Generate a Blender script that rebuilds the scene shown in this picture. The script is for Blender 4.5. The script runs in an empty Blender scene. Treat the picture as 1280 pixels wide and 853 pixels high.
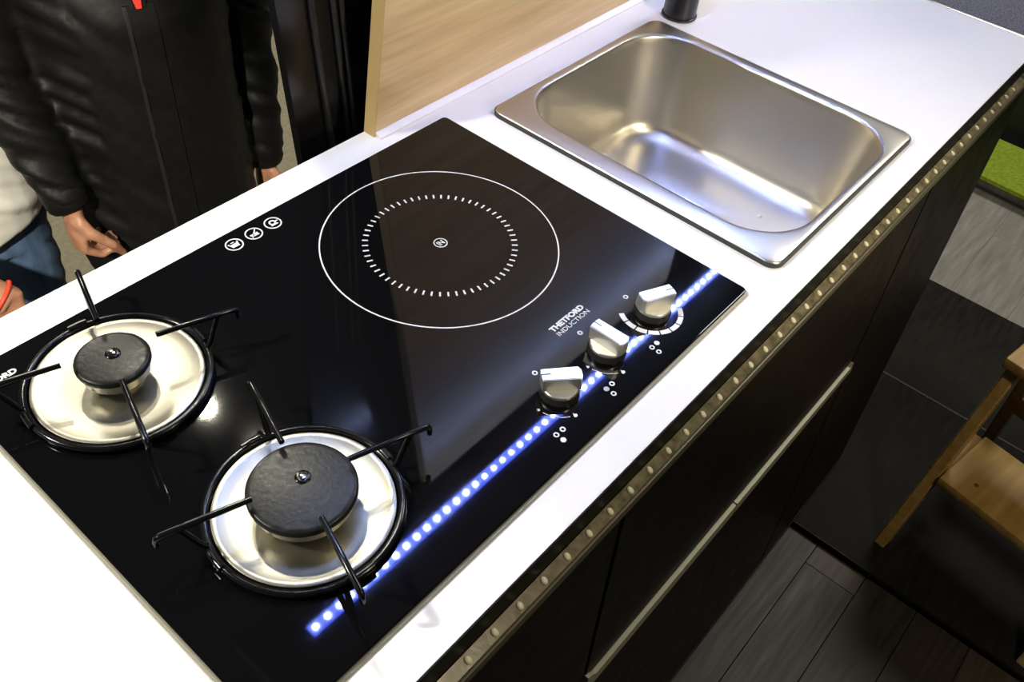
import bpy, bmesh, math, random
from mathutils import Vector, Matrix, noise
from mathutils.bvhtree import BVHTree
random.seed(7)
S = bpy.context.scene
COL = S.collection
PI = math.pi

# ------------------------------------------------------------------ camera, world, lights, exposure
cam_d = bpy.data.cameras.new('camera')
cam_d.sensor_fit = 'HORIZONTAL'; cam_d.sensor_width = 36.0
cam_d.lens = 36.0 * 1129.08 / 1280.0
cam_d.clip_start = 0.02
cam = bpy.data.objects.new('camera', cam_d); COL.objects.link(cam)
rv = Vector((0.67732144, -0.39836652, -0.78502546))
cam.matrix_world = Matrix.Translation((-0.59875, -0.55212, 1.42535)) @ Matrix.Rotation(rv.length, 4, rv.normalized())
S.camera = cam
S.view_settings.view_transform = 'Standard'; S.view_settings.look = 'None'
S.view_settings.gamma = 1.0; S.view_settings.use_curve_mapping = False
S.view_settings.exposure = 0.0
w = bpy.data.worlds.new('hall_air'); S.world = w; w.use_nodes = True
w.node_tree.nodes['Background'].inputs[0].default_value = (0.9, 0.93, 1.0, 1)
w.node_tree.nodes['Background'].inputs[1].default_value = 0.03

def light(name, kind, loc, power, color, size=0.1, target=None, **kw):
    d = bpy.data.lights.new(name, kind); d.energy = power; d.color = color
    if kind == 'AREA': d.shape = 'DISK'; d.size = size
    else: d.shadow_soft_size = size
    for k, v in kw.items(): setattr(d, k, v)
    o = bpy.data.objects.new(name, d); COL.objects.link(o); o.location = loc
    if target is not None:
        o.rotation_euler = (Vector(target) - Vector(loc)).to_track_quat('-Z', 'Y').to_euler()
    return o
light('hall_spotlight_a', 'SPOT', (0.107, 0.905, 2.25), 26, (1.0, 0.93, 0.74), 0.022, (-0.5, -0.2, 0.9), spot_size=1.5, spot_blend=0.6)
light('hall_spotlight_b', 'SPOT', (0.115, 0.690, 2.25), 22, (1.0, 0.93, 0.74), 0.022, (-0.5, -0.2, 0.9), spot_size=1.5, spot_blend=0.6)
light('hall_spotlight_left', 'SPOT', (-1.5, 0.75, 2.3), 155, (1.0, 0.95, 0.82), 0.06, (-0.62, -0.2, 0.9), spot_size=0.95, spot_blend=0.8)
light('panel_fill_spot', 'SPOT', (-0.25, -2.1, 1.65), 105, (1.0, 0.88, 0.64), 0.05, (0.27, 0.0, 1.02), spot_size=0.46, spot_blend=0.7)  # added low front spot that brightens the oak panel and sink walls
light('stool_fill_light', 'AREA', (-0.05, -1.25, 2.05), 7.0, (1.0, 0.84, 0.58), 0.16, (0.75, -0.65, 0.2))  # unseen area light, added to brighten the stool and front planks
light('worktop_fill_spot', 'SPOT', (-0.05, -0.85, 2.0), 6, (1.0, 0.84, 0.60), 0.03, (0.25, 0.02, 1.05), spot_size=0.62, spot_blend=0.8)  # extra warm spot put in to lift the panel, no known fixture
light('people_fill_spot', 'SPOT', (-1.6, -0.9, 2.3), 620, (1.0, 0.93, 0.78), 0.05, (-0.2, 1.0, 0.25), spot_size=0.42, spot_blend=0.35)  # added narrow fill from the camera side, brightens only the people
light('rear_floor_fill', 'AREA', (0.6, 3.5, 2.9), 60, (1.0, 0.92, 0.76), 0.8, (0.5, 2.1, -0.5))  # added fill for the beige floor, set outside the hob's reflection
light('side_floor_fill', 'AREA', (2.6, -0.6, 3.2), 55, (1.0, 0.95, 0.85), 1.0, (2.4, -0.5, -0.5))  # added overhead fill brightening the grey planks and green platform

# ------------------------------------------------------------------ helpers
def link(o, parent=None):
    COL.objects.link(o)
    if parent is not None: o.parent = parent
    return o
def tag(o, label=None, cat=None, group=None, kind=None):
    if label: o['label'] = label
    if cat: o['category'] = cat
    if group: o['group'] = group
    if kind: o['kind'] = kind
    return o
def empty(name, loc=(0, 0, 0), rz=0, parent=None):
    o = bpy.data.objects.new(name, None); o.location = loc; o.rotation_euler = (0, 0, rz); o.empty_display_size = 0.05
    return link(o, parent)
def finish(me, smooth):
    if smooth:
        me.shade_smooth()
        if smooth < 170: me.set_sharp_from_angle(angle=math.radians(smooth))
def obj(name, bm, mat, parent=None, smooth=35, loc=None):
    me = bpy.data.meshes.new(name); bmesh.ops.recalc_face_normals(bm, faces=bm.faces)
    bm.to_mesh(me); bm.free(); finish(me, smooth)
    if mat: me.materials.append(mat)
    o = bpy.data.objects.new(name, me); link(o, parent)
    if loc: o.location = loc
    return o
def box(bm, x0, x1, y0, y1, z0, z1, bev=0.0, seg=2):
    r = bmesh.ops.create_cube(bm, size=1.0)
    vs = r['verts']
    for v in vs:
        v.co = Vector((x0 + (v.co.x + .5) * (x1 - x0), y0 + (v.co.y + .5) * (y1 - y0), z0 + (v.co.z + .5) * (z1 - z0)))
    if bev > 0:
        es = list({e for v in vs for e in v.link_edges})
        bmesh.ops.bevel(bm, geom=es, offset=bev, segments=seg, profile=0.5, affect='EDGES')
    return bm
def newbox(*a, **k): return box(bmesh.new(), *a, **k)
def lathe(bm, prof, n=48, c=(0, 0, 0), cap=True):
    rings = []
    for r, z in prof:
        rings.append([bm.verts.new((c[0] + r * math.cos(2 * PI * i / n), c[1] + r * math.sin(2 * PI * i / n), c[2] + z)) for i in range(n)])
    for a, b in zip(rings, rings[1:]):
        for i in range(n): bm.faces.new((a[i], a[(i + 1) % n], b[(i + 1) % n], b[i]))
    if cap: bm.faces.new(rings[0]); bm.faces.new(rings[-1])
    return bm
def tube(bm, pts, rad, n=10, close=False, flat=None):
    """sweep along pts; rad float or list (float or (ra, rb)); flat = reference side vector for ellipse axis a"""
    P = [Vector(p) for p in pts]; m = len(P); rings = []; prev = None
    for i, p in enumerate(P):
        if close: t = P[(i + 1) % m] - P[i - 1]
        else: t = P[min(i + 1, m - 1)] - P[max(i - 1, 0)]
        t.normalize()
        if flat is not None: a = Vector(flat) - t * t.dot(Vector(flat))
        elif prev is not None: a = prev - t * t.dot(prev)
        else: a = t.orthogonal()
        a.normalize(); prev = a; b = t.cross(a)
        r = rad[i] if isinstance(rad, (list, tuple)) else rad
        ra, rb = r if isinstance(r, (list, tuple)) else (r, r)
        rings.append([bm.verts.new(p + a * ra * math.cos(2 * PI * k / n) + b * rb * math.sin(2 * PI * k / n)) for k in range(n)])
    k = m if close else m - 1
    for i in range(k):
        A = rings[i]; B = rings[(i + 1) % m]
        for j in range(n): bm.faces.new((A[j], A[(j + 1) % n], B[(j + 1) % n], B[j]))
    if not close: bm.faces.new(rings[0]); bm.faces.new(rings[-1])
    return bm
def rrect(x0, x1, y0, y1, r, n=8):
    out = []
    for cx, cy, a0 in ((x1 - r, y1 - r, 0), (x0 + r, y1 - r, 90), (x0 + r, y0 + r, 180), (x1 - r, y0 + r, 270)):
        for i in range(n + 1):
            a = math.radians(a0 + 90 * i / n); out.append((cx + r * math.cos(a), cy + r * math.sin(a)))
    return out
def prism(bm, pts, z0, z1):
    a = [bm.verts.new((x, y, z0)) for x, y in pts]; b = [bm.verts.new((x, y, z1)) for x, y in pts]
    n = len(pts); bm.faces.new(a); bm.faces.new(b)
    for i in range(n): bm.faces.new((a[i], a[(i + 1) % n], b[(i + 1) % n], b[i]))
    return bm
def annulus(bm, cx, cy, r0, r1, z0, z1, a0=0.0, a1=360.0, n=48):
    full = abs(a1 - a0) >= 359.9; m = n if full else n + 1
    R = []
    for i in range(m):
        a = math.radians(a0 + (a1 - a0) * i / n); c, s = math.cos(a), math.sin(a)
        R.append([bm.verts.new((cx + r * c, cy + r * s, z)) for r, z in ((r0, z0), (r1, z0), (r1, z1), (r0, z1))])
    for i in range(n):
        A, B = R[i], R[(i + 1) % m]
        for k in range(4): bm.faces.new((A[k], A[(k + 1) % 4], B[(k + 1) % 4], B[k]))
    if not full: bm.faces.new(R[0]); bm.faces.new(R[-1])
    return bm
def hull_box(bm, A, B, w, t, up=(0, 0, 1)):
    """board from A to B, width w along side, thickness t"""
    A = Vector(A); B = Vector(B); d = (B - A).normalized(); s = Vector(up).cross(d).normalized(); u = d.cross(s)
    vs = [bm.verts.new(P + s * a * w / 2 + u * b * t / 2) for P in (A, B) for a, b in ((-1, -1), (1, -1), (1, 1), (-1, 1))]
    for f in ((0, 1, 2, 3), (4, 5, 6, 7), (0, 1, 5, 4), (1, 2, 6, 5), (2, 3, 7, 6), (3, 0, 4, 7)): bm.faces.new([vs[i] for i in f])
    return bm

# ------------------------------------------------------------------ materials
def mat(name, col, rough=0.5, metal=0.0, **kw):
    m = bpy.data.materials.new(name); m.use_nodes = True
    b = m.node_tree.nodes['Principled BSDF']
    b.inputs['Base Color'].default_value = (*col, 1); b.inputs['Roughness'].default_value = rough; b.inputs['Metallic'].default_value = metal
    for k, v in kw.items():
        k2 = k.replace('_', ' ')
        b.inputs[k2].default_value = v
    return m
def nodes(m): return m.node_tree.nodes, m.node_tree.links, m.node_tree.nodes['Principled BSDF']
def noisy(m, scale=(1, 1, 1), nscale=20, c0=None, c1=None, lo=.35, hi=.65, detail=4, rough=None, bump=0.0, coord='Object', bdist=.001):
    N, L, b = nodes(m)
    tc = N.new('ShaderNodeTexCoord'); mp = N.new('ShaderNodeMapping'); mp.inputs['Scale'].default_value = scale
    L.new(tc.outputs[coord], mp.inputs[0])
    nz = N.new('ShaderNodeTexNoise'); nz.inputs['Scale'].default_value = nscale; nz.inputs['Detail'].default_value = detail
    L.new(mp.outputs[0], nz.inputs['Vector'])
    if c0:
        r = N.new('ShaderNodeValToRGB'); r.color_ramp.elements[0].position = lo; r.color_ramp.elements[1].position = hi
        r.color_ramp.elements[0].color = (*c0, 1); r.color_ramp.elements[1].color = (*c1, 1)
        L.new(nz.outputs['Fac'], r.inputs[0]); L.new(r.outputs[0], b.inputs['Base Color'])
    if rough:
        q = N.new('ShaderNodeMapRange'); q.inputs[1].default_value = .3; q.inputs[2].default_value = .7
        q.inputs[3].default_value = rough[0]; q.inputs[4].default_value = rough[1]
        L.new(nz.outputs['Fac'], q.inputs[0]); L.new(q.outputs[0], b.inputs['Roughness'])
    if bump:
        bp = N.new('ShaderNodeBump'); bp.inputs['Strength'].default_value = bump; bp.inputs['Distance'].default_value = bdist
        L.new(nz.outputs['Fac'], bp.inputs['Height']); L.new(bp.outputs[0], b.inputs['Normal'])
    return m
def emit(name, col, s, base=(.8, .8, .8)):
    m = mat(name, base, .4); b = m.node_tree.nodes['Principled BSDF']
    b.inputs['Emission Color'].default_value = (*col, 1); b.inputs['Emission Strength'].default_value = s
    return m
def tint_random(m, amt=.35):
    """vary base colour a little from piece to piece"""
    N, L, b = nodes(m)
    src = b.inputs['Base Color'].links[0].from_socket if b.inputs['Base Color'].links else None
    oi = N.new('ShaderNodeObjectInfo'); mr = N.new('ShaderNodeMapRange'); mr.inputs[3].default_value = 1 - amt; mr.inputs[4].default_value = 1 + amt
    L.new(oi.outputs['Random'], mr.inputs[0])
    mx = N.new('ShaderNodeVectorMath'); mx.operation = 'SCALE'
    if src: L.new(src, mx.inputs[0])
    else: mx.inputs[0].default_value = b.inputs['Base Color'].default_value[:3]
    L.new(mr.outputs[0], mx.inputs['Scale']); L.new(mx.outputs[0], b.inputs['Base Color'])
    return m

M = {}
M['laminate'] = noisy(mat('white_laminate', (.82, .82, .82), .28), nscale=8, rough=(.30, .31))
M['black_edge'] = mat('black_edge_band', (.007, .007, .008), .45, IOR=1.25)
M['alu'] = noisy(mat('aluminium_trim', (.62, .62, .60), .32, 1.0), (1, 40, 40), 30, rough=(.25, .4))
M['glass'] = noisy(mat('black_hob_glass', (.0035, .0035, .004), .03, IOR=1.42), nscale=9, detail=6, rough=(.018, .05))
M['glass_edge'] = mat('polished_glass_edge', (.50, .48, .38), .25, 0.3)
M['print'] = mat('white_print', (.78, .79, .80), .45)
M['steel_plate'] = mat('brushed_burner_steel', (.33, .32, .27), .35, 1.0)
M['steel_head'] = mat('burner_head_metal', (.70, .66, .56), .34, 1.0)
M['enamel'] = noisy(mat('black_cast_enamel', (.010, .011, .010), .38, IOR=1.33), nscale=260, detail=3, rough=(.28, .42), bump=.4, bdist=.0006)
M['gloss_enamel'] = mat('gloss_black_enamel', (.005, .005, .006), .16, IOR=1.38)
M['knob'] = mat('satin_silver_knob', (.74, .73, .68), .32, 0.8)
M['knob_skirt'] = mat('dark_knob_skirt', (.02, .02, .02), .25)
M['sink'] = noisy(mat('brushed_sink_steel', (.58, .56, .51), .34, 1.0), (1, 1, 1), 6, detail=2, rough=(.32, .37))
M['gasket'] = mat('grey_rubber_gasket', (.03, .033, .036), .6)
M['faucet'] = mat('matt_black_faucet', (.008, .008, .009), .3)
M['front'] = noisy(mat('black_matt_furniture_front', (.005, .0045, .004), .5, IOR=1.35), nscale=40, rough=(.45, .55))
M['handle'] = noisy(mat('champagne_handle_profile', (.40, .40, .29), .42, .25), (3, 60, 60), 20, rough=(.38, .48))
M['led_cover'] = noisy(mat('clear_silicone_strip', (.16, .135, .07), .3), nscale=120, c0=(.10, .085, .04), c1=(.20, .17, .09), rough=(.25, .4), bump=.2)
M['lip'] = mat('dim_olive_lip', (.13, .115, .075), .4, .3)
M['led_off'] = mat('unlit_led_chip', (.80, .76, .55), .3)
M['led_on'] = emit('lit_led_chip', (.60, .76, 1.0), 580)
M['led_glow'] = emit('lit_led_diffuser', (.06, .11, 1.0), 28)
M['strip_white'] = mat('translucent_white_seal', (.78, .76, .80), .3)
oak = noisy(mat('light_oak_decor', (.5, .4, .27), .36), (2.2, 30, 30), 3.2, (.48, .34, .19), (.66, .50, .31), .3, .72, 6, rough=(.3, .42))
M['oak'] = oak
M['oak_edge'] = mat('oak_edge_band', (.50, .35, .15), .45)
M['pillar'] = mat('gloss_black_door_frame', (.006, .006, .007), .22)
M['rubber'] = mat('black_rubber_seal', (.014, .014, .016), .35)
M['felt'] = noisy(mat('speckled_grey_felt', (.1, .1, .12), .9), nscale=420, c0=(.055, .055, .07), c1=(.15, .15, .17), detail=2, bump=.3)
M['cab_dark'] = mat('dark_overhead_cabinet', (.012, .012, .012), .5)
M['subfloor'] = mat('dark_subfloor', (.01, .009, .008), .8)
M['plank'] = tint_random(noisy(mat('smoked_oak_plank', (.05, .042, .034), .55), (2.0, 26, 26), 4, (.023, .0165, .010), (.056, .043, .028), .32, .70, 7, rough=(.5, .65), bump=.15), .4)
M['raised'] = noisy(mat('dark_vinyl_floor_board', (.03, .027, .024), .5, IOR=1.22), (3, 20, 20), 5, (.008, .007, .0055), (.021, .019, .016), .3, .72, 7, rough=(.6, .75), bump=.15)
M['greyplank'] = tint_random(noisy(mat('light_grey_oak_plank', (.30, .29, .25), .6), (2.0, 18, 18), 3, (.24, .23, .20), (.38, .365, .32), .3, .7, 7, rough=(.5, .65)), .1)
M['joint'] = mat('grey_joint_strip', (.032, .031, .027), .6)
M['beige'] = noisy(mat('beige_hall_floor', (.42, .38, .26), .7), nscale=60, c0=(.38, .345, .235), c1=(.47, .43, .30), detail=3)
M['green'] = noisy(mat('lime_green_carpet', (.28, .38, .02), .95), nscale=90, c0=(.23, .32, .012), c1=(.33, .44, .035), detail=4, bump=.4)
M['skirt'] = mat('mirror_metal_skirt', (.45, .45, .42), .12, 1.0)
M['pine'] = noisy(mat('lacquered_pine', (.5, .32, .10), .4), (3, 26, 26), 2.4, (.42, .25, .065), (.60, .40, .14), .3, .7, 5, rough=(.34, .46))
M['pine_dark'] = noisy(mat('pine_side_board', (.42, .23, .055), .42), (3, 26, 26), 2.4, (.38, .21, .05), (.50, .30, .09), .3, .7, 5)
M['knot'] = mat('pine_knot', (.20, .09, .02), .5)
M['jacket'] = noisy(mat('black_nylon_jacket', (.0042, .0042, .0042), .46, IOR=1.3), nscale=60, detail=5, rough=(.50, .62), bump=.25, bdist=.002)
M['jacket_trim'] = mat('black_jacket_placket', (.016, .016, .016), .5)
M['red'] = mat('red_shirt', (.65, .03, .01), .7)
M['trousers'] = noisy(mat('black_trousers', (.012, .012, .013), .8), nscale=80, bump=.2)
M['tshirt'] = noisy(mat('white_tshirt', (.78, .76, .68), .85), nscale=260, bump=.1, bdist=.0006)
M['jeans'] = noisy(mat('blue_denim', (.05, .10, .2), .85), (1, 1, .35), 40, (.028, .055, .11), (.10, .17, .29), .3, .75, 5, bump=.2)
M['skin'] = noisy(mat('skin', (.48, .25, .15), .5, Subsurface_Weight=.12, Subsurface_Radius=(.008, .003, .0015)), nscale=45, c0=(.30, .14, .08), c1=(.40, .20, .12), detail=3, rough=(.42, .56), bump=.1)
M['hair'] = noisy(mat('dark_hair', (.03, .02, .012), .6), (1, 1, .2), 120, bump=.6)
M['gold'] = mat('gold_ring', (.9, .65, .25), .2, 1.0)
M['eye'] = mat('eye_white', (.8, .78, .75), .2)
M['iris'] = mat('eye_iris', (.04, .025, .015), .2)
M['shoe'] = mat('black_shoe_leather', (.015, .013, .012), .35)
M['orange'] = mat('red_band', (.75, .05, .02), .5)

# ------------------------------------------------------------------ the setting
ZT = 0.900      # worktop surface
ZH = 0.905      # hob glass surface
HALL = -0.50    # floor outside the van

fl = tag(obj('floor', newbox(-1.6, .525, -1.9, .04, -.06, -.010), M['subfloor'], smooth=0), 'smoked oak plank floor of the van in front of the kitchen unit', kind='structure')
plank_mesh = None
pw, plen, gap = .098, .74, .0010
for r in range(12):
    y1 = -.300 - r * pw
    x = .520 - (.19, .52, .05, .37)[r % 4] - .0
    segs = []
    xe = .5205
    xs = x
    while xe > -1.55:
        segs.append((max(xs, -1.58), xe)); xe = xs; xs = xe - plen
    for a, b in segs:
        bm = newbox(-(b - a) / 2 + gap / 2, (b - a) / 2 - gap / 2, -pw / 2 + gap / 2, pw / 2 - gap / 2, -.010, 0, .0005, 1)
        obj('plank', bm, M['plank'], fl, 30, ((a + b) / 2, y1 - pw / 2, random.uniform(-.0006, .0)))
rf = tag(obj('floor_raised', newbox(.545, 1.390, -1.9, .10, -.06, .002), M['subfloor'], smooth=0), 'raised dark vinyl floor under the wooden step stool', kind='structure')
for a, b in ((.525, 1.010), (1.014, 1.392)):
    obj('board', newbox(a, b, -1.9, .10, .001, .013, .002, 2), M['raised'], rf, 30)
obj('joint_strip', newbox(1.0095, 1.0145, -1.9, .10, .002, .0134, .0005, 1), M['joint'], rf, 30)
obj('edge_strip', newbox(.522, .5265, -1.9, -.30, -.008, .0125, .0015, 1), M['black_edge'], rf, 30)
hb = tag(obj('floor_hall', newbox(-4.5, 4.0, .25, 6.0, HALL - .05, HALL), M['beige'], smooth=0), 'beige exhibition hall floor behind the people', kind='structure')
hg = tag(obj('floor_hall_side', newbox(1.40, 4.0, -2.5, .245, HALL - .06, HALL - .012), M['subfloor'], smooth=0), 'light grey plank floor of the hall beyond the van', kind='structure')
for r in range(9):
    y1 = .24 - r * .195
    for k in range(3):
        a = 1.42 + (r % 3) * -.4 + k * 1.1; b = a + 1.0995
        a = max(a, 1.41); b = min(b, 3.95)
        if b - a < .1: continue
        obj('plank', newbox(-(b - a) / 2, (b - a) / 2, -.0972, .0972, -.012, 0, .0004, 1), M['greyplank'], hg, 30, ((a + b) / 2, y1 - .0975, HALL))

# black door frame of the van behind the worktop
pf = tag(empty('door_frame', (0, .10, HALL)), 'glossy black van door frame behind the worktop left of the oak panel', 'door frame', kind='structure')
bm = bmesh.new()
L0 = [(-.105, HALL), (-.118, .60), (-.1225, .85), (-.136, 1.035), (-.150, 1.3), (-.152, 1.95)]
fr = []
for x, z in L0:
    fr.append([bm.verts.new((xx, yy, z - HALL)) for xx, yy in ((x, -.008), (x + .003, -.014), (.62, -.014), (.62, .10), (x + .10, .10))])
for A, B in zip(fr, fr[1:]):
    for k in range(5): bm.faces.new((A[k], A[(k + 1) % 5], B[(k + 1) % 5], B[k]))
bm.faces.new(fr[0]); bm.faces.new(fr[-1])
obj('frame_panel', bm, M['pillar'], pf, 40)
for (dx0, rr) in (((-.098, -.094, -.083, -.070), .0045), ((-.072, -.069, -.059, -.048), .0035), ((-.0615, -.059, -.050, -.038), .0035)):
    bm = bmesh.new()
    pts = [(dx0[0], -.016, 1.25 - HALL), (dx0[1] + .0, -.016, 1.02 - HALL), (dx0[2], -.016, .865 - HALL), (dx0[3], -.016, .70 - HALL)]
    tube(bm, pts, rr, 10)
    obj('rubber_seal', bm, M['rubber'], pf, 60)

# grey felt covered side panel beyond the worktop's right end
tag(obj('side_panel', newbox(.712, 1.00, -.372, .10, .02, .898, .01, 3), M['felt'], smooth=40), 'speckled dark grey felt panel beyond the far end of the worktop', 'panel', kind='structure')

# ------------------------------------------------------------------ worktop
wt = tag(empty('worktop', (0, 0, .876)), 'long white laminate worktop holding the hob and the sink', 'worktop')
bm = bmesh.new()
X0, X1, YF, YB = -1.25, .7035, -.3975, .0399
outer = [(X0, YF), (X1, YF), (X1, YB), (X0, YB)]
hole = rrect(.056, .343, -.364, -.029, .05, 6)
for loop in (outer, hole):
    vs = [bm.verts.new((x, y, .024)) for x, y in loop]
    for i in range(len(vs)): bm.edges.new((vs[i], vs[(i + 1) % len(vs)]))
bmesh.ops.triangle_fill(bm, edges=bm.edges[:], use_beauty=True)
ex = bmesh.ops.extrude_face_region(bm, geom=bm.faces[:])
for v in ex['geom']:
    if isinstance(v, bmesh.types.BMVert): v.co.z = 0.0
obj('slab', bm, M['laminate'], wt, 0)
obj('edge_band', newbox(X0, X1, -.3990, YF, -.001, .0236, .0004, 1), M['black_edge'], wt, 30)
obj('end_trim', newbox(.7035, .7100, -.398, .0399, .001, .0248, .0012, 2), M['alu'], wt, 40)

# ------------------------------------------------------------------ unlit LED profile along the front edge
lp = tag(empty('edge_light_strip', (0, 0, .868)), 'unlit light strip with small round diodes along the worktop front edge', 'light strip')
bm = bmesh.new()
sec = [(-.3992, .0055), (-.4080, .0015), (-.4080, -.0050), (-.3992, -.0050)]
A = [bm.verts.new((-1.2, y, z)) for y, z in sec]; B = [bm.verts.new((.655, y, z)) for y, z in sec]
for k in range(4): bm.faces.new((A[k], A[(k + 1) % 4], B[(k + 1) % 4], B[k]))
bm.faces.new(A); bm.faces.new(B)
obj('silicone_cover', bm, M['led_cover'], lp, 20)
obj('lip', newbox(-1.2, .690, -.4106, -.4080, -.0085, .0028, .0008, 2), M['lip'], lp, 40)
bm = bmesh.new()
lathe(bm, [(.0025, -.0010), (.0025, .0006), (.0018, .0012), (.0007, .0015)], 14)
chip = bpy.data.meshes.new('diode'); bm.to_mesh(chip); bm.free(); finish(chip, 50); chip.materials.append(M['led_off'])
for i in range(-28, 43):
    o = bpy.data.objects.new('diode', chip); link(o, lp)
    o.location = (-.4505 + i * .0254, -.4036, .0037); o.rotation_euler = (math.atan2(.0040, .0088), 0, 0); o.scale = (1.0, 1.25, 1.0)

# ------------------------------------------------------------------ base cabinet
cb = tag(empty('kitchen_cabinet', (0, 0, 0)), 'long black kitchen base cabinet with pale handle rails under the worktop', 'cabinet')
def fy(z): return -.4385 + .033 * z / .83
for nm, x0, x1 in (('side_board', -1.2, -1.184), ('divider', -.2300, -.2180), ('side_board', .6885, .7045)):
    bm = bmesh.new()
    cs = [(fy(0) + .017, .0135), (fy(.858) + .017, .858), (.03, .858), (.03, .0135)]
    A = [bm.verts.new((x0, y, z)) for y, z in cs]; B = [bm.verts.new((x1, y, z)) for y, z in cs]
    for k in range(4): bm.faces.new((A[k], A[(k + 1) % 4], B[(k + 1) % 4], B[k]))
    bm.faces.new(A); bm.faces.new(B)
    obj(nm, bm, M['front'], cb, 0)
obj('back_board', newbox(-1.183, .688, .020, .030, .0135, .858), M['front'], cb, 0)
obj('bottom_board', newbox(-1.183, .688, -.415, .019, .0135, .030), M['front'], cb, 0)
def front(name, x0, x1, z0, z1, th=.016, m='front'):
    b = bmesh.new()
    vs = []
    for x in (x0, x1):
        for z, d in ((z0, 0), (z1, 0), (z1, th), (z0, th)): vs.append(b.verts.new((x, fy(z) + d, z)))
    for f in ((0, 1, 2, 3), (4, 5, 6, 7), (0, 1, 5, 4), (1, 2, 6, 5), (2, 3, 7, 6), (3, 0, 4, 7)): b.faces.new([vs[i] for i in f])
    bmesh.ops.bevel(b, geom=b.edges[:], offset=.0012, segments=2, affect='EDGES')
    return obj(name, b, M[m], cb, 40)
front('drawer_front', -1.19, -.2255, .030, .858)
front('flap_door', -.2215, .383, .554, .858)
front('end_door', .387, .7035, .030, .858)
front('lower_door', -.2215, .383, .030, .526)
front('plinth', -1.19, .7035, .014, .027, .012)
for x0, x1, notch in ((-.2215, .068, True), (.0705, .372, False)):
    bm = bmesh.new()
    z0, z1 = .531, .550
    poly = [(x0, z0), (x1, z0), (x1, z1), (x0 + .004, z1)]
    if notch: poly = [(x0, z0), (x1, z0), (x1, z1), (x0 + .016, z1), (x0 + .004, z1 + .012), (x0, z1 + .012)]
    else: poly = [(x0, z0), (x1 + .012, z0 + .004), (x1 + .006, z1 + .006), (x1, z1), (x0, z1)]
    A = [bm.verts.new((x, fy(z) - .004, z)) for x, z in poly]; B = [bm.verts.new((x, fy(z) + .012, z)) for x, z in poly]
    bm.faces.new(A); bm.faces.new(B)
    for i in range(len(A)): bm.faces.new((A[i], A[(i + 1) % len(A)], B[(i + 1) % len(A)], B[i]))
    obj('handle_rail', bm, M['handle'], cb, 30)

# ------------------------------------------------------------------ oak panel behind the worktop
op = tag(empty('splashback_panel', (0, 0, ZT)), 'light oak decor upright panel standing on the back of the white worktop', 'panel')
bm = bmesh.new()
def slab_xz(poly, y0, y1):
    b = bmesh.new()
    A = [b.verts.new((x, y0, z)) for x, z in poly]; B = [b.verts.new((x, y1, z)) for x, z in poly]
    b.faces.new(A); b.faces.new(B)
    for i in range(len(A)): b.faces.new((A[i], A[(i + 1) % len(A)], B[(i + 1) % len(A)], B[i]))
    return b
bm.free()
obj('board', slab_xz([(-.0735, .0005), (.715, .0005), (.715, .715), (.0165, .715)], .0255, .0395), M['oak'], op, 0)
obj('edge_band', slab_xz([(-.0760, .0005), (-.0735, .0005), (.0165, .715), (.0140, .715)], .0253, .0398), M['oak_edge'], op, 0)
bm = bmesh.new()
sec = [(.0253, .0003), (.0178, .0003), (.0178, .0018), (.0205, .0040), (.0253, .0052)]
A = [bm.verts.new((-.0735, y, z)) for y, z in sec]; B = [bm.verts.new((.700, y, z)) for y, z in sec]
bm.faces.new(A); bm.faces.new(B)
for i in range(5): bm.faces.new((A[i], A[(i + 1) % 5], B[(i + 1) % 5], B[i]))
obj('seal_strip', bm, M['strip_white'], op, 30)

# ------------------------------------------------------------------ overhead cabinet and its lit LED strip
oc = tag(empty('overhead_cabinet', (0, 0, 1.62)), 'dark overhead cabinet fixed above the worktop', 'cabinet')
obj('body', newbox(-.36, .98, -.28, .0395, 0, .32, .004, 2), M['cab_dark'], oc, 40)
obj('door', newbox(-.355, .31, -.297, -.281, .004, .316, .002, 2), M['cab_dark'], oc, 40)
obj('door', newbox(.314, .975, -.297, -.281, .004, .316, .002, 2), M['cab_dark'], oc, 40)
ls = tag(empty('led_light_strip', (0, -.030, 1.6185)), 'lit blue white diode strip under the overhead cabinet', 'light strip')
obj('diffuser', newbox(-.278, .90, -.010, .010, -.004, 0, .0015, 2), M['led_glow'], ls, 50)
bm = newbox(-.003, .003, -.0028, .0028, -.0016, 0, .0004, 1)
chip2 = bpy.data.meshes.new('lit_diode'); bm.to_mesh(chip2); bm.free(); chip2.materials.append(M['led_on'])
for i in range(52):
    o = bpy.data.objects.new('lit_diode', chip2); link(o, ls); o.location = (-.268 + i * .0225, 0, -.0040)

# ------------------------------------------------------------------ sink
sk = tag(empty('kitchen_sink', (.2, -.2, ZT)), 'rectangular brushed steel sink set in the white worktop', 'sink')
def shift(bm, d):
    for v in bm.verts: v.co -= Vector(d)
    return bm
bm = bmesh.new(); NC = 12
ox = (.0445, .3517, -.3689, -.0242); ix = (.0672, .3372, -.3598, -.0335)
loops = []
def rl(r4, ins, rad, z): loops.append([Vector((x, y, z)) for x, y in rrect(r4[0] + ins, r4[1] - ins, r4[2] + ins, r4[3] - ins, rad, NC)])
rl(ox, .0006, .0125, ZT + .0042); rl(ox, 0, .013, ZT + .0048); rl(ox, .0006, .0125, ZT + .0058); rl(ox, .0016, .012, ZT + .0062)
rl(ix, -.0030, .066, ZT + .0062); rl(ix, -.0010, .065, ZT + .0060); rl(ix, .0008, .064, ZT + .0050); rl(ix, .0018, .063, ZT + .0030); rl(ix, .0024, .062, ZT - .004)
for k in range(1, 7): rl(ix, .0024 + .0022 * k, .062 - .001 * k, ZT - .004 - .0155 * k)
for k in range(1, 7):
    a = math.radians(15 * k); rl(ix, .0156 + .024 * (1 - math.cos(a)), .055 - .012 * (1 - math.cos(a)), ZT - .097 - .024 * math.sin(a))
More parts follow.
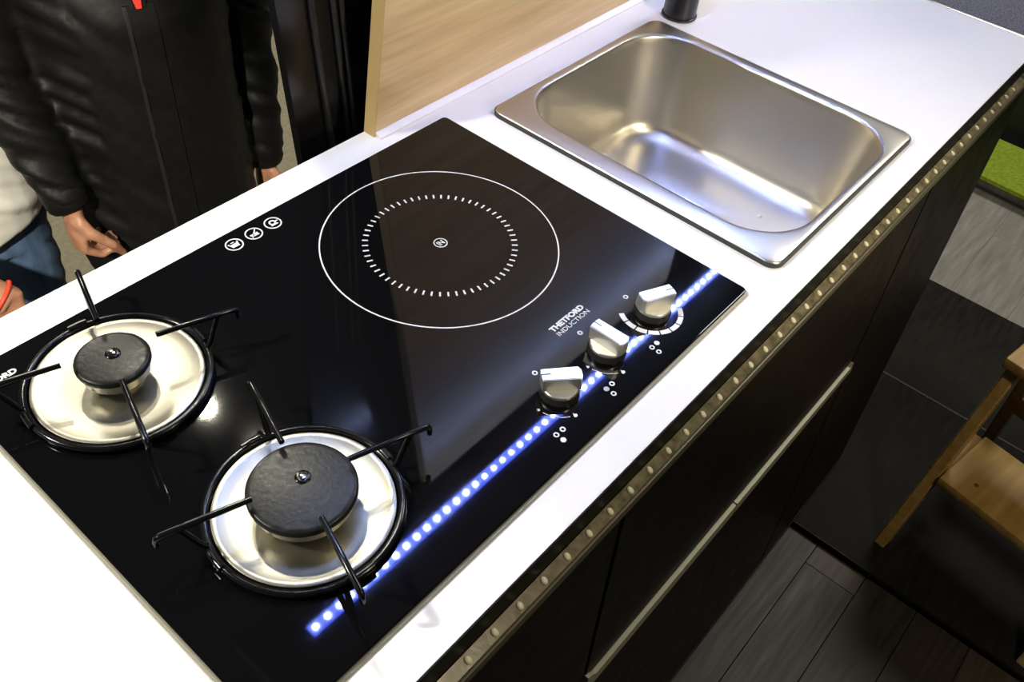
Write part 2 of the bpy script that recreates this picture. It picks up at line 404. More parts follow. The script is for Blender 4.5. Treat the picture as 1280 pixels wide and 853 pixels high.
rl(ix, .050, .040, ZT - .1216); rl(ix, .072, .03, ZT - .1222)
dc = Vector((.2015, -.1985, 0)); R = .034
last = loops[-1]
ang = [math.atan2(p.y - dc.y, p.x - dc.x) for p in last]
loops.append([Vector((dc.x + R * math.cos(t), dc.y + R * math.sin(t), ZT - .1228)) for t in ang])
loops.append([Vector((dc.x + (R - .003) * math.cos(t), dc.y + (R - .003) * math.sin(t), ZT - .1240)) for t in ang])
rows = [[bm.verts.new(p) for p in lp_] for lp_ in loops]
for A, B in zip(rows, rows[1:]):
    n = len(A)
    for i in range(n): bm.faces.new((A[i], A[(i + 1) % n], B[(i + 1) % n], B[i]))
obj('basin', shift(bm, (.2, -.2, ZT)), M['sink'], sk, 50)
bm = bmesh.new()
ga = rrect(ox[0] - .0010, ox[1] + .0010, ox[2] - .0010, ox[3] + .0010, .0135, 8); gb = rrect(ox[0] + .012, ox[1] - .012, ox[2] + .006, ox[3] - .006, .05, 8)
rr = [[bm.verts.new((x - .2, y + .2, z)) for x, y in P] for P, z in ((ga, 0.0002), (ga, .0046), (gb, .0046), (gb, .0002))]
for q in range(4):
    A, B = rr[q], rr[(q + 1) % 4]; n = len(A)
    for i in range(n): bm.faces.new((A[i], A[(i + 1) % n], B[(i + 1) % n], B[i]))
obj('gasket', bm, M['gasket'], sk, 40)
dr = obj('drain', lathe(bmesh.new(), [(.0320, -.1245), (.0320, -.1215), (.0305, -.1188), (.0275, -.1188), (.0245, -.1220), (.0200, -.1235), (.0001, -.1235)], 40, (dc.x - .2, dc.y + .2, 0)), M['alu'], sk, 50)
obj('plug', lathe(bmesh.new(), [(.0001, -.1234), (.0185, -.1234), (.0185, -.1195), (.017, -.1180), (.006, -.1180), (.005, -.1150), (.0001, -.1146)], 32, (dc.x - .2, dc.y + .2, 0), cap=False), M['knob'], dr, 50)
obj('water_drop', lathe(bmesh.new(), [(.0028, 0), (.0026, .0008), (.0016, .0016), (.0003, .0019)], 16, (.269 - .2, -.263 + .2, -.1222)), M['print'], sk, 80)

# ------------------------------------------------------------------ faucet
fc = tag(empty('faucet', (.3925, -.0345, ZT)), 'matt black faucet base behind the far corner of the sink', 'faucet')
obj('body', lathe(bmesh.new(), [(.0185, .0002), (.0205, .0012), (.0208, .006), (.0208, .030), (.0208, .032), (.0208, .14), (.0195, .150), (.010, .154), (.0003, .155)], 40), M['faucet'], fc, 45)
obj('collar', lathe(bmesh.new(), [(.0208, .0002), (.0224, .0012), (.0224, .0035), (.0208, .0042)], 40), M['faucet'], fc, 45)
bm = bmesh.new(); tube(bm, [(0, 0, .13), (0, 0, .2), (-.012, -.02, .235), (-.045, -.05, .25), (-.085, -.09, .235), (-.10, -.105, .205)], .0095, 16)
obj('spout', bm, M['faucet'], fc, 60)
bm = bmesh.new(); tube(bm, [(.018, 0, .12), (.05, .0, .135), (.075, .0, .145)], [.006, .005, .004], 12)
obj('lever', bm, M['faucet'], fc, 60)

# ------------------------------------------------------------------ hob
hob = tag(empty('hob', (-.258, -.1825, ZT)), 'black glass hob with two gas burners and one induction zone', 'hob')
OX = Vector((-.258, -.1825, ZT))
hx0, hx1, hy0, hy1 = -.5165, 0.0, -.365, 0.0
def hpart(name, bm, m, sm=35, parent=None): return obj(name, shift(bm, OX), M[m], parent or hob, sm)
bm = bmesh.new()
prs = [(0.0010, .0045, .0012), (0.0, .005, .0022), (0.0, .005, .0041), (.0007, .0045, .0049), (.0012, .004, .0050)]
rws = [[bm.verts.new((x, y, ZT + z)) for x, y in rrect(hx0 + i, hx1 - i, hy0 + i, hy1 - i, r, 5)] for i, r, z in prs]
for A, B in zip(rws, rws[1:]):
    n = len(A)
    for i in range(n): bm.faces.new((A[i], A[(i + 1) % n], B[(i + 1) % n], B[i]))
bm.faces.new(rws[0]); bm.faces.new(rws[-1])
hpart('glass_plate', bm, 'glass', 0)
bm = bmesh.new()
prs = [(-.0024, .007, .0003), (-.0026, .007, .0010), (-.0018, .0065, .0019), (.003, .006, .0021)]
rws = [[bm.verts.new((x, y, ZT + z)) for x, y in rrect(hx0 + i, hx1 - i, hy0 + i, hy1 - i, r, 5)] for i, r, z in prs]
for A, B in zip(rws, rws[1:]):
    n = len(A)
    for i in range(n): bm.faces.new((A[i], A[(i + 1) % n], B[(i + 1) % n], B[i]))
hpart('edge_trim', bm, 'glass_edge', 40)

ZP0, ZP1 = ZH + .00004, ZH + .00022
# --- printed marks
rc = (-.14876, -.13708)
hpart('induction_ring', annulus(bmesh.new(), *rc, .1042, .1054, ZP0, ZP1, n=160), 'print', 0)
bm = bmesh.new()
for i in range(60):
    a = math.radians(i * 6 + 1.5); c, s = math.cos(a), math.sin(a)
    q = []
    for z in (ZP0, ZP1):
        q.append([bm.verts.new((rc[0] + c * r - s * t, rc[1] + s * r + c * t, z)) for r, t in ((.0632, -.00075), (.0684, -.00075), (.0684, .00075), (.0632, .00075))])
    bm.faces.new(q[0]); bm.faces.new(q[1])
    for k in range(4): bm.faces.new((q[0][k], q[0][(k + 1) % 4], q[1][(k + 1) % 4], q[1][k]))
hpart('tick_ring', bm, 'print', 0)
hpart('centre_ring', annulus(bmesh.new(), *rc, .0053, .0063, ZP0, ZP1, n=48), 'print', 0)
def text(name, body, x0, y0, width, height, bold=0.0, parent=hob, m='print'):
    cu = bpy.data.curves.new(name, 'FONT'); cu.body = body; cu.size = 1; cu.extrude = 0.01; cu.offset = bold; cu.resolution_u = 4
    t = bpy.data.objects.new(name, cu); COL.objects.link(t)
    bpy.context.view_layer.update()
    me = bpy.data.meshes.new_from_object(t.evaluated_get(bpy.context.evaluated_depsgraph_get()))
    bpy.data.objects.remove(t); bpy.data.curves.remove(cu)
    xs = [v.co.x for v in me.vertices]; ys = [v.co.y for v in me.vertices]
    sx = width / (max(xs) - min(xs)); sy = height / (max(ys) - min(ys)); mx, my = min(xs), min(ys)
    for v in me.vertices:
        v.co = Vector((x0 + (v.co.x - mx) * sx, y0 + (v.co.y - my) * sy, (ZP0 if v.co.z < 0 else ZP1))) - OX
    me.materials.clear(); me.materials.append(M[m])
    return link(bpy.data.objects.new(name, me), parent)
text('lettering', 'IN', rc[0] - .0031, rc[1] - .0029, .0062, .0058, .02)
text('brand_lettering', 'THETFORD', -.1634, -.2777, .0417, .0056, .045)
text('lettering', 'INDUCTION', -.1626, -.2838, .0404, .0043, .0)
text('brand_lettering', 'THETFORD', -.5125, -.0245, .0375, .0056, .045)
# pan symbols
for k, (x, y) in enumerate(((-.2777, -.0171), (-.2569, -.0168), (-.2361, -.0165))):
    bm = annulus(bmesh.new(), x, y, .0067, .0079, ZP0, ZP1, n=40)
    box(bm, x - .0036, x + .0036, y - .0034, y - .0022, ZP0, ZP1)
    if k == 0:
        prism(bm, [(x - .0034, y - .0022), (x + .0034, y - .0022), (x + .0044, y + .0012), (x - .0044, y + .0012)], ZP0, ZP1)
        box(bm, x - .0018, x + .0018, y + .0026, y + .0034, ZP0, ZP1)
        box(bm, x - .0048, x - .0036, y + .0014, y + .0030, ZP0, ZP1); box(bm, x + .0036, x + .0048, y + .0014, y + .0030, ZP0, ZP1)
    elif k == 1:
        prism(bm, [(x - .0046, y - .0040), (x - .0036, y - .0046), (x + .0046, y + .0040), (x + .0036, y + .0046)], ZP0, ZP1)
        prism(bm, [(x - .0040, y - .0020), (x + .0030, y - .0020), (x + .0038, y + .0002), (x - .0044, y + .0002)], ZP0, ZP1)
    else:
        annulus(bm, x, y + .0006, .0018, .0034, ZP0, ZP1, n=24)
        box(bm, x + .0030, x + .0058, y + .0002, y + .0013, ZP0, ZP1)
    hpart('pan_symbol', bm, 'print', 0)
def dot(x, y, filled, r=.0021):
    bm = bmesh.new()
    if filled: lathe(bm, [(r, ZP0), (r, ZP1)], 24, (x, y, 0))
    else: annulus(bm, x, y, r * .52, r, ZP0, ZP1, n=24)
    hpart('dot_mark', bm, 'print', 0)
for x, y in ((-.2076, -.2947), (-.1481, -.2931), (-.0862, -.2945)): dot(x, y, False, .0023)
for pts, fi in ((((-.2356, -.3447), (-.2429, -.3446), (-.2429, -.3512)), 2), (((-.1737, -.3444), (-.1811, -.3445), (-.1809, -.3513)), 1), (((-.1121, -.3445), (-.1191, -.3446), (-.1191, -.3513)), 0)):
    for i, (x, y) in enumerate(pts): dot(x, y, i == fi, .0023)
for i in range(8):
    a0 = 142 + i * 22.9
    hpart('scale_mark', annulus(bmesh.new(), -.0850, -.3195, .0234, .0278, ZP0, ZP1, a0, a0 + 20.2, 8), 'print', 0)
def flame(x, y, s):
    bm = prism(bmesh.new(), [(x - s * .7, y - s), (x + s * .5, y - s), (x + s * .9, y - s * .1), (x + s * .25, y + s * .25), (x + s * .1, y + s), (x - s * .5, y + s * .2), (x - s * .9, y - s * .2)], ZP0, ZP1)
    hpart('flame_mark', bm, 'print', 0)
for kx in (-.209, -.148):
    flame(kx - .0250, -.3200, .0014); flame(kx - .0095, -.3428, .0021); flame(kx + .0235, -.3160, .0018)
    bm = bmesh.new()
    for i in range(10):
        a0 = 200 + i * 4
    annulus(bm, kx, -.32, .0249, .0254, ZP0, ZP1, 190, 238, 14)
    hpart('scale_line', bm, 'print', 0)

# --- knobs
for kx, ky, ang in ((-.2090, -.3200, 140), (-.1480, -.3200, 91), (-.0840, -.3205, -24)):
    k = empty('knob', Vector((kx, ky, ZH)) - OX, math.radians(ang), hob)
    obj('skirt', lathe(bmesh.new(), [(.0160, .0002), (.0160, .0012), (.0152, .0022), (.0150, .0052), (.0146, .0058)], 48), M['knob_skirt'], k, 40)
    obj('dial', lathe(bmesh.new(), [(.0140, .0056), (.0146, .0060), (.0146, .0082), (.0140, .0088), (.0003, .0088)], 48), M['knob'], k, 40)
    bm = bmesh.new()
    lo = [(-.0146, -.0066), (.0150, -.0062), (.0158, 0), (.0150, .0062), (-.0146, .0066), (-.0158, .0035), (-.0158, -.0035)]
    hi = [(-.0132, -.0062), (.0156, -.0058), (.0164, 0), (.0156, .0058), (-.0132, .0062), (-.0152, .003), (-.0152, -.003)]
    A = [bm.verts.new((x, y, .0086)) for x, y in lo]; B = [bm.verts.new((x, y, .0212)) for x, y in hi]
    bm.faces.new(A); top = bm.faces.new(B)
    for i in range(7): bm.faces.new((A[i], A[(i + 1) % 7], B[(i + 1) % 7], B[i]))
    bmesh.ops.bevel(bm, geom=list(top.edges), offset=.0007, segments=2, affect='EDGES')
    obj('grip', bm, M['knob'], k, 18)
    obj('pointer', newbox(.0088, .0163, -.00045, .00045, .0200, .0214), M['knob_skirt'], k, 0)

# --- burners
for (bx, by, rcap, lab) in ((-.4085, -.2628, .0360, 'big'), (-.4297, -.0835, .0262, 'small')):
    b = empty('gas_burner', Vector((bx, by, ZH)) - OX, 0, hob)
    obj('drip_plate', lathe(bmesh.new(), [(.0600, .0002), (.0606, .0022), (.0600, .0046), (.0582, .0052), (.0562, .0046), (.0480, .0034), (.0330, .0030), (.0003, .0030)], 96), M['steel_plate'], b, 50)
    rh = rcap - .0045
    obj('burner_head', lathe(bmesh.new(), [(rh - .006, .0028), (rh - .0055, .0050), (rh - .004, .0105), (rh + .0012, .0125), (rh + .0018, .0130), (rh + .0018, .0212), (rh + .0010, .0220)], 64), M['steel_head'], b, 40)
    cap = obj('burner_cap', lathe(bmesh.new(), [(rcap - .0035, .0214), (rcap - .0004, .0216), (rcap, .0224), (rcap, .0242), (rcap - .0006, .0254), (rcap - .0018, .0261), (rcap - .0040, .0264), (.006, .0268), (.0003, .0268)], 72), M['enamel'], b, 50)
    cx = .0045 if lab == 'big' else .0022
    obj('cap_screw', lathe(bmesh.new(), [(.0052, .0262), (.0054, .0272), (.0046, .0279), (.0030, .0278), (.0026, .0270), (.0003, .0270)], 24, (cx, cx, 0)), M['gloss_enamel'], b, 50)
    obj('screw_core', lathe(bmesh.new(), [(.0022, .0266), (.0020, .0282), (.0003, .0284)], 16, (cx, cx, 0)), M['skirt'], b, 50)
    ps = empty('pan_support', Vector((bx, by, ZH)) - OX, 0, hob)
    bm = bmesh.new(); tube(bm, [(.0642 * math.cos(2 * PI * i / 72), .0642 * math.sin(2 * PI * i / 72), .0036) for i in range(72)], .0028, 10, close=True)
    obj('ring', bm, M['gloss_enamel'], ps, 80)
    for kq in range(4):
        t = math.radians(72 + 90 * kq); c, s = math.cos(t), math.sin(t)
        bm = bmesh.new()
        tube(bm, [(r * c, r * s, z) for r, z in ((.0325, .0342), (.0600, .0343), (.0890, .0342), (.0912, .0332), (.0922, .0308), (.0922, .0255))], [.0020, .0022, .0022, .0022, .0021, .0019], 10)
        arm = obj('arm', bm, M['gloss_enamel'], ps, 80)
        bm = bmesh.new()
        tube(bm, [(r * c, r * s, z) for r, z in ((.0640, .0036), (.0680, .0090), (.0745, .0260), (.0775, .0338))], .0021, 10)
        obj('post', bm, M['gloss_enamel'], arm, 80)
        bm = bmesh.new()
        tube(bm, [(.0655 * math.cos(t + q), .0655 * math.sin(t + q), .0052) for q in (.10, .17, .24, .31)], .0030, 10)
        obj('clip', bm, M['gloss_enamel'], ps, 80)

# ------------------------------------------------------------------ step stool
st = tag(empty('step_stool', (.588, -.580, .013), math.radians(-10)), 'small pine two-step stool on the dark floor by the cabinet', 'step stool')
# local: +x towards the back of the stool, -y across its width
Wd = .290
def leg(x0, x1, y, z1, w=.030, t=.020, m='pine_dark'):
    b = bmesh.new()
    ys = (y - t / 2, y + t / 2)
    A = [b.verts.new((x, ys[0], z)) for x, z in ((x0, 0), (x0 + w, 0), (x1 + w, z1), (x1, z1))]
    B = [b.verts.new((x, ys[1], z)) for x, z in ((x0, 0), (x0 + w, 0), (x1 + w, z1), (x1, z1))]
    b.faces.new(A); b.faces.new(B)
    for i in range(4): b.faces.new((A[i], A[(i + 1) % 4], B[(i + 1) % 4], B[i]))
    bmesh.ops.bevel(b, geom=b.edges[:], offset=.002, segments=2, affect='EDGES')
    return obj('leg', b, M[m], st, 40)
for y in (0, -Wd):
    leg(0, .092, y, .430, m='pine'); leg(.345, .232, y, .430)
    obj('side_rail', newbox(.045, .200, y - .010, y + .010, .140, .180, .002, 2), M['pine_dark'], st, 40)
tr = obj('tread', newbox(.034, .186, -Wd + .012, -.012, .182, .202, .003, 2), M['pine'], st, 40)
obj('knot', lathe(bmesh.new(), [(.0042, .2018), (.0042, .2022)], 16, (.072, -.060, 0)), M['knot'], tr, 0)
obj('top_tread', newbox(.078, .275, -Wd - .018, .018, .430, .450, .003, 2), M['pine'], st, 40)
obj('back_rail', newbox(.290, .304, -Wd, 0, .19, .23, .002, 2), M['pine_dark'], st, 40)

# ------------------------------------------------------------------ green display platform in the hall
gp = tag(empty('display_platform', (2.87, -.55, HALL)), 'low display platform with lime green carpet and curved metal skirt', 'platform')
def curve_x(y, a): return a - .035 * math.cos((y + .25) * 1.6)
ys = [-.95 + i * .1 for i in range(20)]
front_edge = [(curve_x(y, -.128), y) for y in ys]
bm = bmesh.new(); prism(bm, front_edge + [(.16, ys[-1]), (.16, ys[0])], .060, .075); obj('carpet', bm, M['green'], gp, 0)
bm = bmesh.new()
A = [bm.verts.new((curve_x(y, -.128) + .03 * abs(math.sin(y * 9)) * .0 + .045, y, .002)) for y in ys] + [bm.verts.new((.15, ys[-1], .002)), bm.verts.new((.15, ys[0], .002))]
B = [bm.verts.new((curve_x(y, -.132), y, .059)) for y in ys] + [bm.verts.new((.15, ys[-1], .059)), bm.verts.new((.15, ys[0], .059))]
n = len(A)
for i in range(n): bm.faces.new((A[i], A[(i + 1) % n], B[(i + 1) % n], B[i]))
bm.faces.new(A); bm.faces.new(B)
obj('skirt', bm, M['skirt'], gp, 40)
tag(obj('hall_backdrop', newbox(3.10, 3.18, -2.4, 1.6, HALL, 1.6), M['cab_dark'], smooth=0), 'dark partition wall behind the green platform', kind='structure')
tag(obj('green_carpet', newbox(-1.2, .62, 2.32, 3.6, HALL + .001, HALL + .008), M['green'], smooth=0), 'lime green carpet strip on the hall floor behind the people', 'carpet')

# ------------------------------------------------------------------ people
def remesh(parts, voxel, smooth_it=6, fold=None):
    """union of overlapping closed tubes -> one continuous mesh"""
    bm = bmesh.new()
    for p in parts: p(bm)
    bmesh.ops.recalc_face_normals(bm, faces=bm.faces)
    me = bpy.data.meshes.new('tmp'); bm.to_mesh(me); bm.free()
    o = bpy.data.objects.new('tmp', me); COL.objects.link(o)
    r = o.modifiers.new('r', 'REMESH'); r.mode = 'VOXEL'; r.voxel_size = voxel
    if smooth_it:
        s = o.modifiers.new('s', 'SMOOTH'); s.factor = .5; s.iterations = smooth_it
    bpy.context.view_layer.update()
    out = bpy.data.meshes.new_from_object(o.evaluated_get(bpy.context.evaluated_depsgraph_get()))
    bpy.data.objects.remove(o); bpy.data.meshes.remove(me)
    if fold:
        nrm = [v.normal.copy() for v in out.vertices]
        for v, nn in zip(out.vertices, nrm): v.co += nn * fold(v.co)
    out.shade_smooth()
    return out
def T(pts, rad, n=16, flat=None): return lambda bm: tube(bm, pts, rad, n, flat=flat)
def ball(c, r, s=(1, 1, 1)):
    def f(bm):
        q = bmesh.ops.create_uvsphere(bm, u_segments=20, v_segments=12, radius=r)
        for v in q['verts']: v.co = Vector((v.co.x * s[0], v.co.y * s[1], v.co.z * s[2])) + Vector(c)
    return f
def meshobj(name, me, m, parent=None):
    me.materials.clear(); me.materials.append(m); me.name = name
    return link(bpy.data.objects.new(name, me), parent)
def hand(wrist, d, side, curl=1.0, sc=1.0, flip=1, base=.25, tuck=0.0):
    """wrist point, d = direction wrist->knuckles, side = direction from little finger to thumb; fingers curl towards palm = d x side"""
    d = Vector(d).normalized(); s = Vector(side); s = (s - d * d.dot(s)).normalized(); p = d.cross(s) * flip; W = Vector(wrist)
    out = [T([W - d * .02, W + d * .02 * sc, W + d * .055 * sc, W + d * .088 * sc], [(.026 * sc, .019 * sc), (.030 * sc, .018 * sc), (.039 * sc, .016 * sc), (.038 * sc, .013 * sc)], 16, s)]
    for i, (o, L) in enumerate(((.029, .92), (.010, 1.0), (-.009, .95), (-.028, .76))):
        P = W + d * (.086 - abs(i - 1) * .003) * sc + s * o * sc; a = base * curl; pts = [P - d * .02 * sc]; pts.append(P)
        for q, l in enumerate((.040, .026, .020)):
            a2 = a + (0, .95, 1.55)[q] * curl
            P = P + (d * math.cos(a2) + p * math.sin(a2)) * l * L * sc; pts.append(P)
        out.append(T(pts, [.0095 * sc, .0098 * sc, .0088 * sc, .0080 * sc, .0064 * sc], 12))
    P = W + d * .022 * sc + s * .024 * sc
    pts = [P, P + (d * .55 + s * (.65 - tuck) + p * .35) * .040 * sc, P + (d * .95 + s * (.62 - tuck) + p * (.55 + tuck)) * .060 * sc, P + (d * 1.25 + s * (.38 - tuck) + p * (.70 + tuck)) * .074 * sc]
    out.append(T(pts, [.0145 * sc, .0120 * sc, .0098 * sc, .0075 * sc], 12))
    return out
def head(c, f, s):
    """c = centre of head, f = facing, s = person's left"""
    C = Vector(c); f = Vector(f); s = Vector(s); u = Vector((0, 0, 1))
    o = [T([C - u * .115 + f * .035, C - u * .085 + f * .022, C - u * .03 + f * .008, C + u * .03, C + u * .075 - f * .004, C + u * .108 - f * .006, C + u * .118],
           [(.030, .036), (.052, .066), (.068, .088), (.074, .096), (.068, .088), (.040, .052), (.010, .012)], 20, s)]
    o.append(T([C + u * .012 + f * .094, C - u * .012 + f * .110, C - u * .028 + f * .112], [.007, .010, .012], 10))
    o.append(T([C - u * .058 + f * .088 - s * .022, C - u * .060 + f * .096, C - u * .058 + f * .088 + s * .022], [.005, .008, .005], 10))
    for q in (-1, 1):
        o.append(T([C + s * q * .072 + u * .022 - f * .008, C + s * q * .082 - f * .012, C + s * q * .075 - u * .028 - f * .004], [.008, .011, .008], 10))
    return o
def eyes_hair(parent, c, f, s, nm):
    C = Vector(c); f = Vector(f); s = Vector(s); u = Vector((0, 0, 1))
    for q in (-1, 1):
        bm = bmesh.new(); ball(C + f * .084 + s * q * .031 + u * .008, .0105)(bm); obj('eye', bm, M['eye'], parent, 180)
        bm = bmesh.new(); ball(C + f * .0915 + s * q * .031 + u * .008, .0052)(bm); obj('iris', bm, M['iris'], parent, 180)
    hm = remesh([T([C + u * .035 - f * .030, C + u * .075 - f * .014, C + u * .112 - f * .008, C + u * .130 - f * .008], [(.080, .078), (.078, .098), (.056, .070), (.016, .020)], 20, s),
                 T([C - u * .055 - f * .055, C + u * .01 - f * .040, C + u * .07 - f * .03], [(.052, .044), (.072, .064), (.076, .074)], 20, s)], .006, 4,
                fold=lambda p: .004 * noise.noise(p * 60))
    meshobj('hair', hm, M['hair'], parent)
UP = Vector((0, 0, 1))
def folds(p, amp, fx=9, fz=26, seed=0):
    q = Vector((p.x * fx + p.z * 8, p.y * fx, p.z * fz + p.x * 12 + seed))
    return amp * (abs(noise.noise(q)) * 2 - .7) + amp * .5 * noise.noise(q * 2.3)

# ---- person in the black jacket
def person_black():
    f = Vector((-.30, -.954, 0)); s = Vector((.954, -.30, 0))      # facing the worktop, s = towards image right
    B = Vector((.112, .850, HALL))
    def pt(a, d, z): return B + s * a + f * d + UP * z
    hc = pt(0, .045, 1.60)
    shL, elL, wrL = pt(.178, -.01, 1.36), Vector((.335, .830, .545)), Vector((.312, .790, .285))      # image right
    shR, elR, wrR = pt(-.185, -.01, 1.36), Vector((-.112, .870, .600)), Vector((-.097, .785, .390))   # image left
    handR = hand(wrR, (-.10, -.05, -.99), (-.15, -.98, 0), 1.0, .92, -1, .95, .25)
    handL = hand(wrL, (-.05, -.15, -.98), (.1, -1, 0), .8, .95)
    parts = head(hc, f, s) + handR + handL + [
        T([pt(0, .0, 1.36), pt(0, .01, 1.43), pt(0, .03, 1.52)], [.07, .058, .056], 16),
        T([pt(0, 0, .80), pt(0, 0, .92), pt(0, .0, 1.05), pt(0, .01, 1.22), pt(0, 0, 1.34), pt(0, 0, 1.41)], [(.15, .10), (.155, .10), (.14, .095), (.16, .11), (.15, .09), (.08, .06)], 20, s),
        T([shR, elR, wrR], [.045, .038, .027], 14), T([shL, elL, wrL], [.045, .038, .027], 14),
        T([pt(-.14, 0, 1.36), shR], [.06, .045], 12), T([pt(.14, 0, 1.36), shL], [.06, .045], 12)]
    for q in (-1, 1):
        parts.append(T([pt(q * .085, 0, .86), pt(q * .09, .01, .48), pt(q * .095, -.01, .07)], [.075, .05, .036], 14))
        parts.append(T([pt(q * .095, -.05, .035), pt(q * .10, .16, .03)], [.034, .028], 12))
    body = meshobj('person', remesh(parts, .0045, 4), M['skin'])
    tag(body, 'person in a black jacket over a red shirt, standing with hands down behind the worktop', 'person')
    # jacket
    jp = [T([pt(0, .01, .66), pt(0, .01, .76), pt(0, .01, .90), pt(0, .015, 1.02), pt(0, .015, 1.20), pt(0, 0, 1.34), pt(0, 0, 1.42), pt(0, .005, 1.47)],
            [(.178, .150), (.180, .152), (.174, .148), (.168, .142), (.174, .146), (.165, .115), (.105, .082), (.078, .074)], 28, s),
          T([pt(-.12, 0, 1.36), shR, shR.lerp(elR, .5) + Vector((-.012, 0, 0)), elR, elR.lerp(wrR, .55), wrR + (elR - wrR) * .03], [.075, .074, .066, .058, .050, .041], 18),
          T([pt(.12, 0, 1.36), shL, shL.lerp(elL, .5) + Vector((.012, 0, 0)), elL, elL.lerp(wrL, .55), wrL + (elL - wrL) * .14, wrL], [.072, .068, .060, .055, .050, .047, .039], 18)]
    def fold(p):
        arm = max(0, min(1, (p.x - .245) / .03)) if p.x > .2 else max(0, min(1, (-.02 - p.x) / .03))
        return folds(p, .0045 + .0065 * arm, 7, 20 if arm else 9)
    jm = remesh(jp, .0075, 8, fold)
    jk = meshobj('jacket', jm, M['jacket'], body)
    jk['label'] = 'black nylon zipped jacket'
    bv = BVHTree.FromPolygons([v.co for v in jm.vertices], [p.vertices for p in jm.polygons])
    def surf(a, z, off=.0):
        o = B + s * a + f * .6 + UP * z
        h = bv.ray_cast(o, -f)
        return (h[0] if h[0] is not None else B + s * a + f * .15 + UP * z) + f * off
    # placket with zip, collar flaps, pocket line and the red shirt tip
    def strip(name, a0, a1, zs, th, m):
        b = bmesh.new(); R = []
        for z in zs:
            A_ = surf(a0(z), z); B_ = surf(a1(z), z)
            R.append([b.verts.new(A_ - f * .004), b.verts.new(A_ + f * th), b.verts.new(B_ + f * th), b.verts.new(B_ - f * .004)])
        for P, Q in zip(R, R[1:]):
            for k in range(4): b.faces.new((P[k], P[(k + 1) % 4], Q[(k + 1) % 4], Q[k]))
        b.faces.new(R[0]); b.faces.new(R[-1])
        return obj(name, b, M[m], jk, 40)
    zs = [.685 + i * .025 for i in range(23)]
    strip('placket', lambda z: -.018 + .004 * math.sin(z * 60), lambda z: .024, zs, .003, 'jacket')
    strip('zip', lambda z: -.024, lambda z: -.018, zs, .003, 'rubber')
    zt = [1.232 + i * .03 for i in range(8)]
    sh = strip('shirt_front', lambda z: -.004 - (z - 1.232) * .17, lambda z: .004 + (z - 1.232) * .17, zt, .008, 'red')
    sh['label'] = 'red shirt showing at the collar'
    for q in (-1, 1):
        strip('collar_flap', lambda z, q=q: q * (.006 + (z - 1.232) * .17), lambda z, q=q: q * (.010 + (z - 1.232) * .45), zt, .005, 'jacket')
    # cuffs
    for W_, E_ in ((wrR, elR), (wrL, elL)):
        d_ = (E_ - W_).normalized(); b = bmesh.new()
        tube(b, [W_ - d_ * .002, W_ + d_ * .004, W_ + d_ * .034, W_ + d_ * .040], [.032, .0365, .0385, .036], 24)
        obj('cuff', b, M['jacket'], jk, 60)
    # trousers and shoes
    tp = [T([pt(0, 0, .93), pt(0, 0, .80)], [(.165, .115), (.165, .115)], 20, s)]
    for q in (-1, 1): tp.append(T([pt(q * .085, 0, .86), pt(q * .09, .01, .50), pt(q * .095, -.005, .05)], [.094, .072, .062], 16))
    meshobj('trousers', remesh(tp, .010, 6, lambda p: folds(p, .004)), M['trousers'], body)
    for q in (-1, 1):
        sm = remesh([T([pt(q * .095, -.07, .035), pt(q * .10, .02, .045), pt(q * .10, .13, .034), pt(q * .10, .185, .028)], [(.036, .036), (.044, .046), (.046, .034), (.032, .024)], 14, s)], .006, 4)
        meshobj('shoe', sm, M['shoe'], body)
    eyes_hair(body, hc, f, s, 'a')
    # gold ring on a finger of the lowered hand
    dd = Vector((-.10, -.05, -.99)).normalized(); ss = Vector((-.15, -.98, 0)); ss = (ss - dd * dd.dot(ss)).normalized(); pp = -dd.cross(ss)
    k = wrR + (dd * .083 - ss * .009) * .92 + (dd * math.cos(.95) + pp * math.sin(.95)) * .018
    ax = (dd * math.cos(.95) + pp * math.sin(.95)).normalized(); e1 = ss; e2 = ax.cross(e1)
    b = bmesh.new(); tube(b, [k + e1 * .0103 * math.cos(2 * PI * i / 24) + e2 * .0103 * math.sin(2 * PI * i / 24) for i in range(24)], .0016, 8, close=True)
    obj('finger_ring', b, M['gold'], body, 80)
person_black()

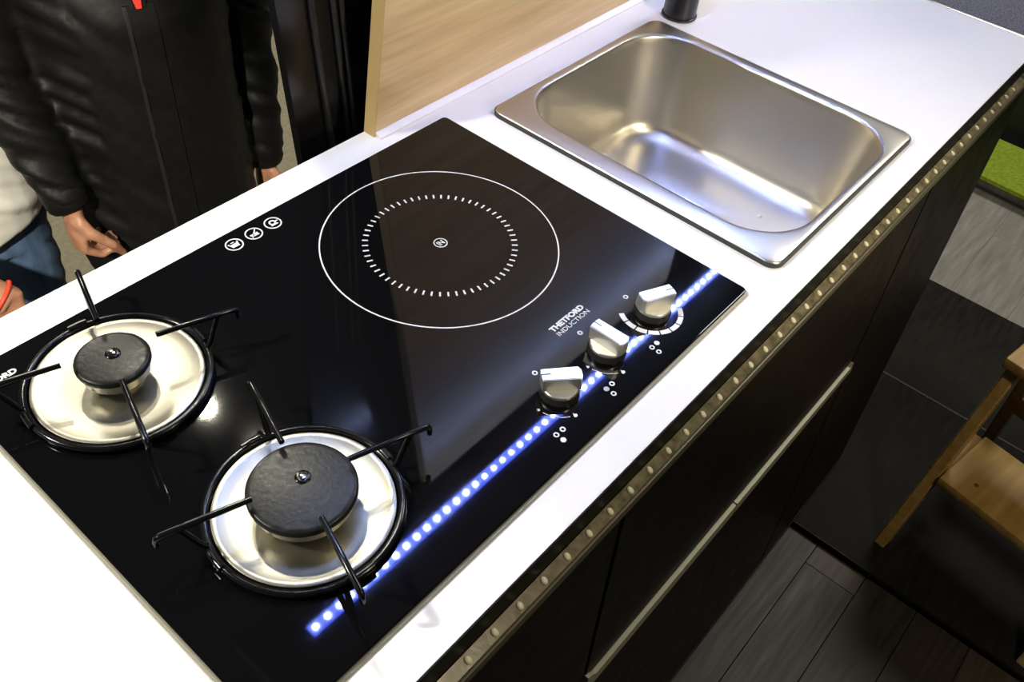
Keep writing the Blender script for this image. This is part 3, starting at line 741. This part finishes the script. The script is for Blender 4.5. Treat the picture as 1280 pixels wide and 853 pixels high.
# ---- person in the white T-shirt and jeans
def person_white():
    f = Vector((-.25, -.968, 0)); s = Vector((.968, -.25, 0))
    B = Vector((-.235, 1.060, HALL)); K = .90
    def pt(a, d, z): return B + s * a + f * d + UP * z * K
    hc = pt(0, .045, 1.58)
    shL, elL, wrL = pt(.170, 0, 1.34), pt(.180, -.10, 1.09), pt(.09, -.175, .93)
    shR, elR, wrR = pt(-.185, 0, 1.34), pt(-.225, -.02, 1.08), pt(-.20, .10, .88)
    wrF = Vector((-.262, .745, .300)); elF = Vector((-.400, .860, .450))
    parts = head(hc, f, s) + hand(wrF, (-.25, -.10, -.96), (.8, -.5, 0), .8, .92) + hand(wrL, (0, .1, -1), (-1, 0, 0), .6, .95) + [
        T([pt(0, 0, 1.34), pt(0, .01, 1.41), pt(0, .03, 1.50)], [.07, .056, .054], 16),
        T([pt(0, 0, .80), pt(0, 0, .92), pt(0, 0, 1.05), pt(0, .01, 1.22), pt(0, 0, 1.32), pt(0, 0, 1.39)], [(.14, .10), (.145, .10), (.14, .10), (.155, .11), (.15, .09), (.08, .06)], 20, s),
        T([shR, shR.lerp(elF, .5), elF, wrF], [.046, .044, .042, .028], 14), T([shL, elL, wrL], [.046, .040, .027], 14),
        T([pt(-.14, 0, 1.34), shR], [.06, .046], 12), T([pt(.14, 0, 1.34), shL], [.06, .046], 12)]
    for q in (-1, 1):
        parts.append(T([pt(q * .085, 0, .86), pt(q * .09, .01, .48), pt(q * .095, -.01, .07)], [.075, .05, .036], 14))
        parts.append(T([pt(q * .095, -.05, .035), pt(q * .10, .16, .03)], [.034, .028], 12))
    body = meshobj('person', remesh(parts, .0045, 4), M['skin'])
    tag(body, 'person in a white T-shirt and blue jeans at the left edge behind the worktop', 'person')
    tp = [T([pt(0, .02, .865), pt(0, .02, .88), pt(0, .025, .95), pt(0, .03, 1.05), pt(0, .015, 1.22), pt(0, 0, 1.32), pt(0, 0, 1.39), pt(0, 0, 1.41)],
            [(.182, .138), (.188, .144), (.194, .150), (.186, .146), (.180, .130), (.16, .105), (.09, .075), (.075, .070)], 28, s),
          T([pt(-.12, 0, 1.33), shR, shR.lerp(elF, .6)], [.078, .074, .066], 16), T([pt(.12, 0, 1.33), shL, shL.lerp(elL, .75)], [.078, .074, .066], 16)]
    ts = meshobj('t_shirt', remesh(tp, .0075, 8, lambda p: folds(p, .007, 5, 22, 3.0)), M['tshirt'], body)
    jp = [T([pt(0, .005, .94), pt(0, .01, .80)], [(.168, .122), (.172, .125)], 22, s)]
    for q in (-1, 1): jp.append(T([pt(q * .085, .005, .86), pt(q * .09, .01, .50), pt(q * .095, -.005, .05)], [.100, .078, .066], 18))
    meshobj('jeans', remesh(jp, .009, 6, lambda p: folds(p, .005, 8, 18, 9)), M['jeans'], body)
    for q in (-1, 1):
        sm = remesh([T([pt(q * .095, -.07, .035), pt(q * .10, .02, .045), pt(q * .10, .13, .034), pt(q * .10, .185, .028)], [(.036, .036), (.044, .046), (.046, .034), (.032, .024)], 14, s)], .006, 4)
        meshobj('shoe', sm, M['shoe'], body)
    d_ = (elF - wrF).normalized(); b = bmesh.new(); e1 = d_.orthogonal().normalized(); e2 = d_.cross(e1); c_ = wrF + d_ * .012
    tube(b, [c_ + e1 * .0305 * math.cos(2 * PI * i / 28) + e2 * .0305 * math.sin(2 * PI * i / 28) for i in range(28)], .0036, 8, close=True)
    wb = obj('wristband', b, M['orange'], body, 80); wb['label'] = 'red wristband'
    eyes_hair(body, hc, f, s, 'b')
person_white()
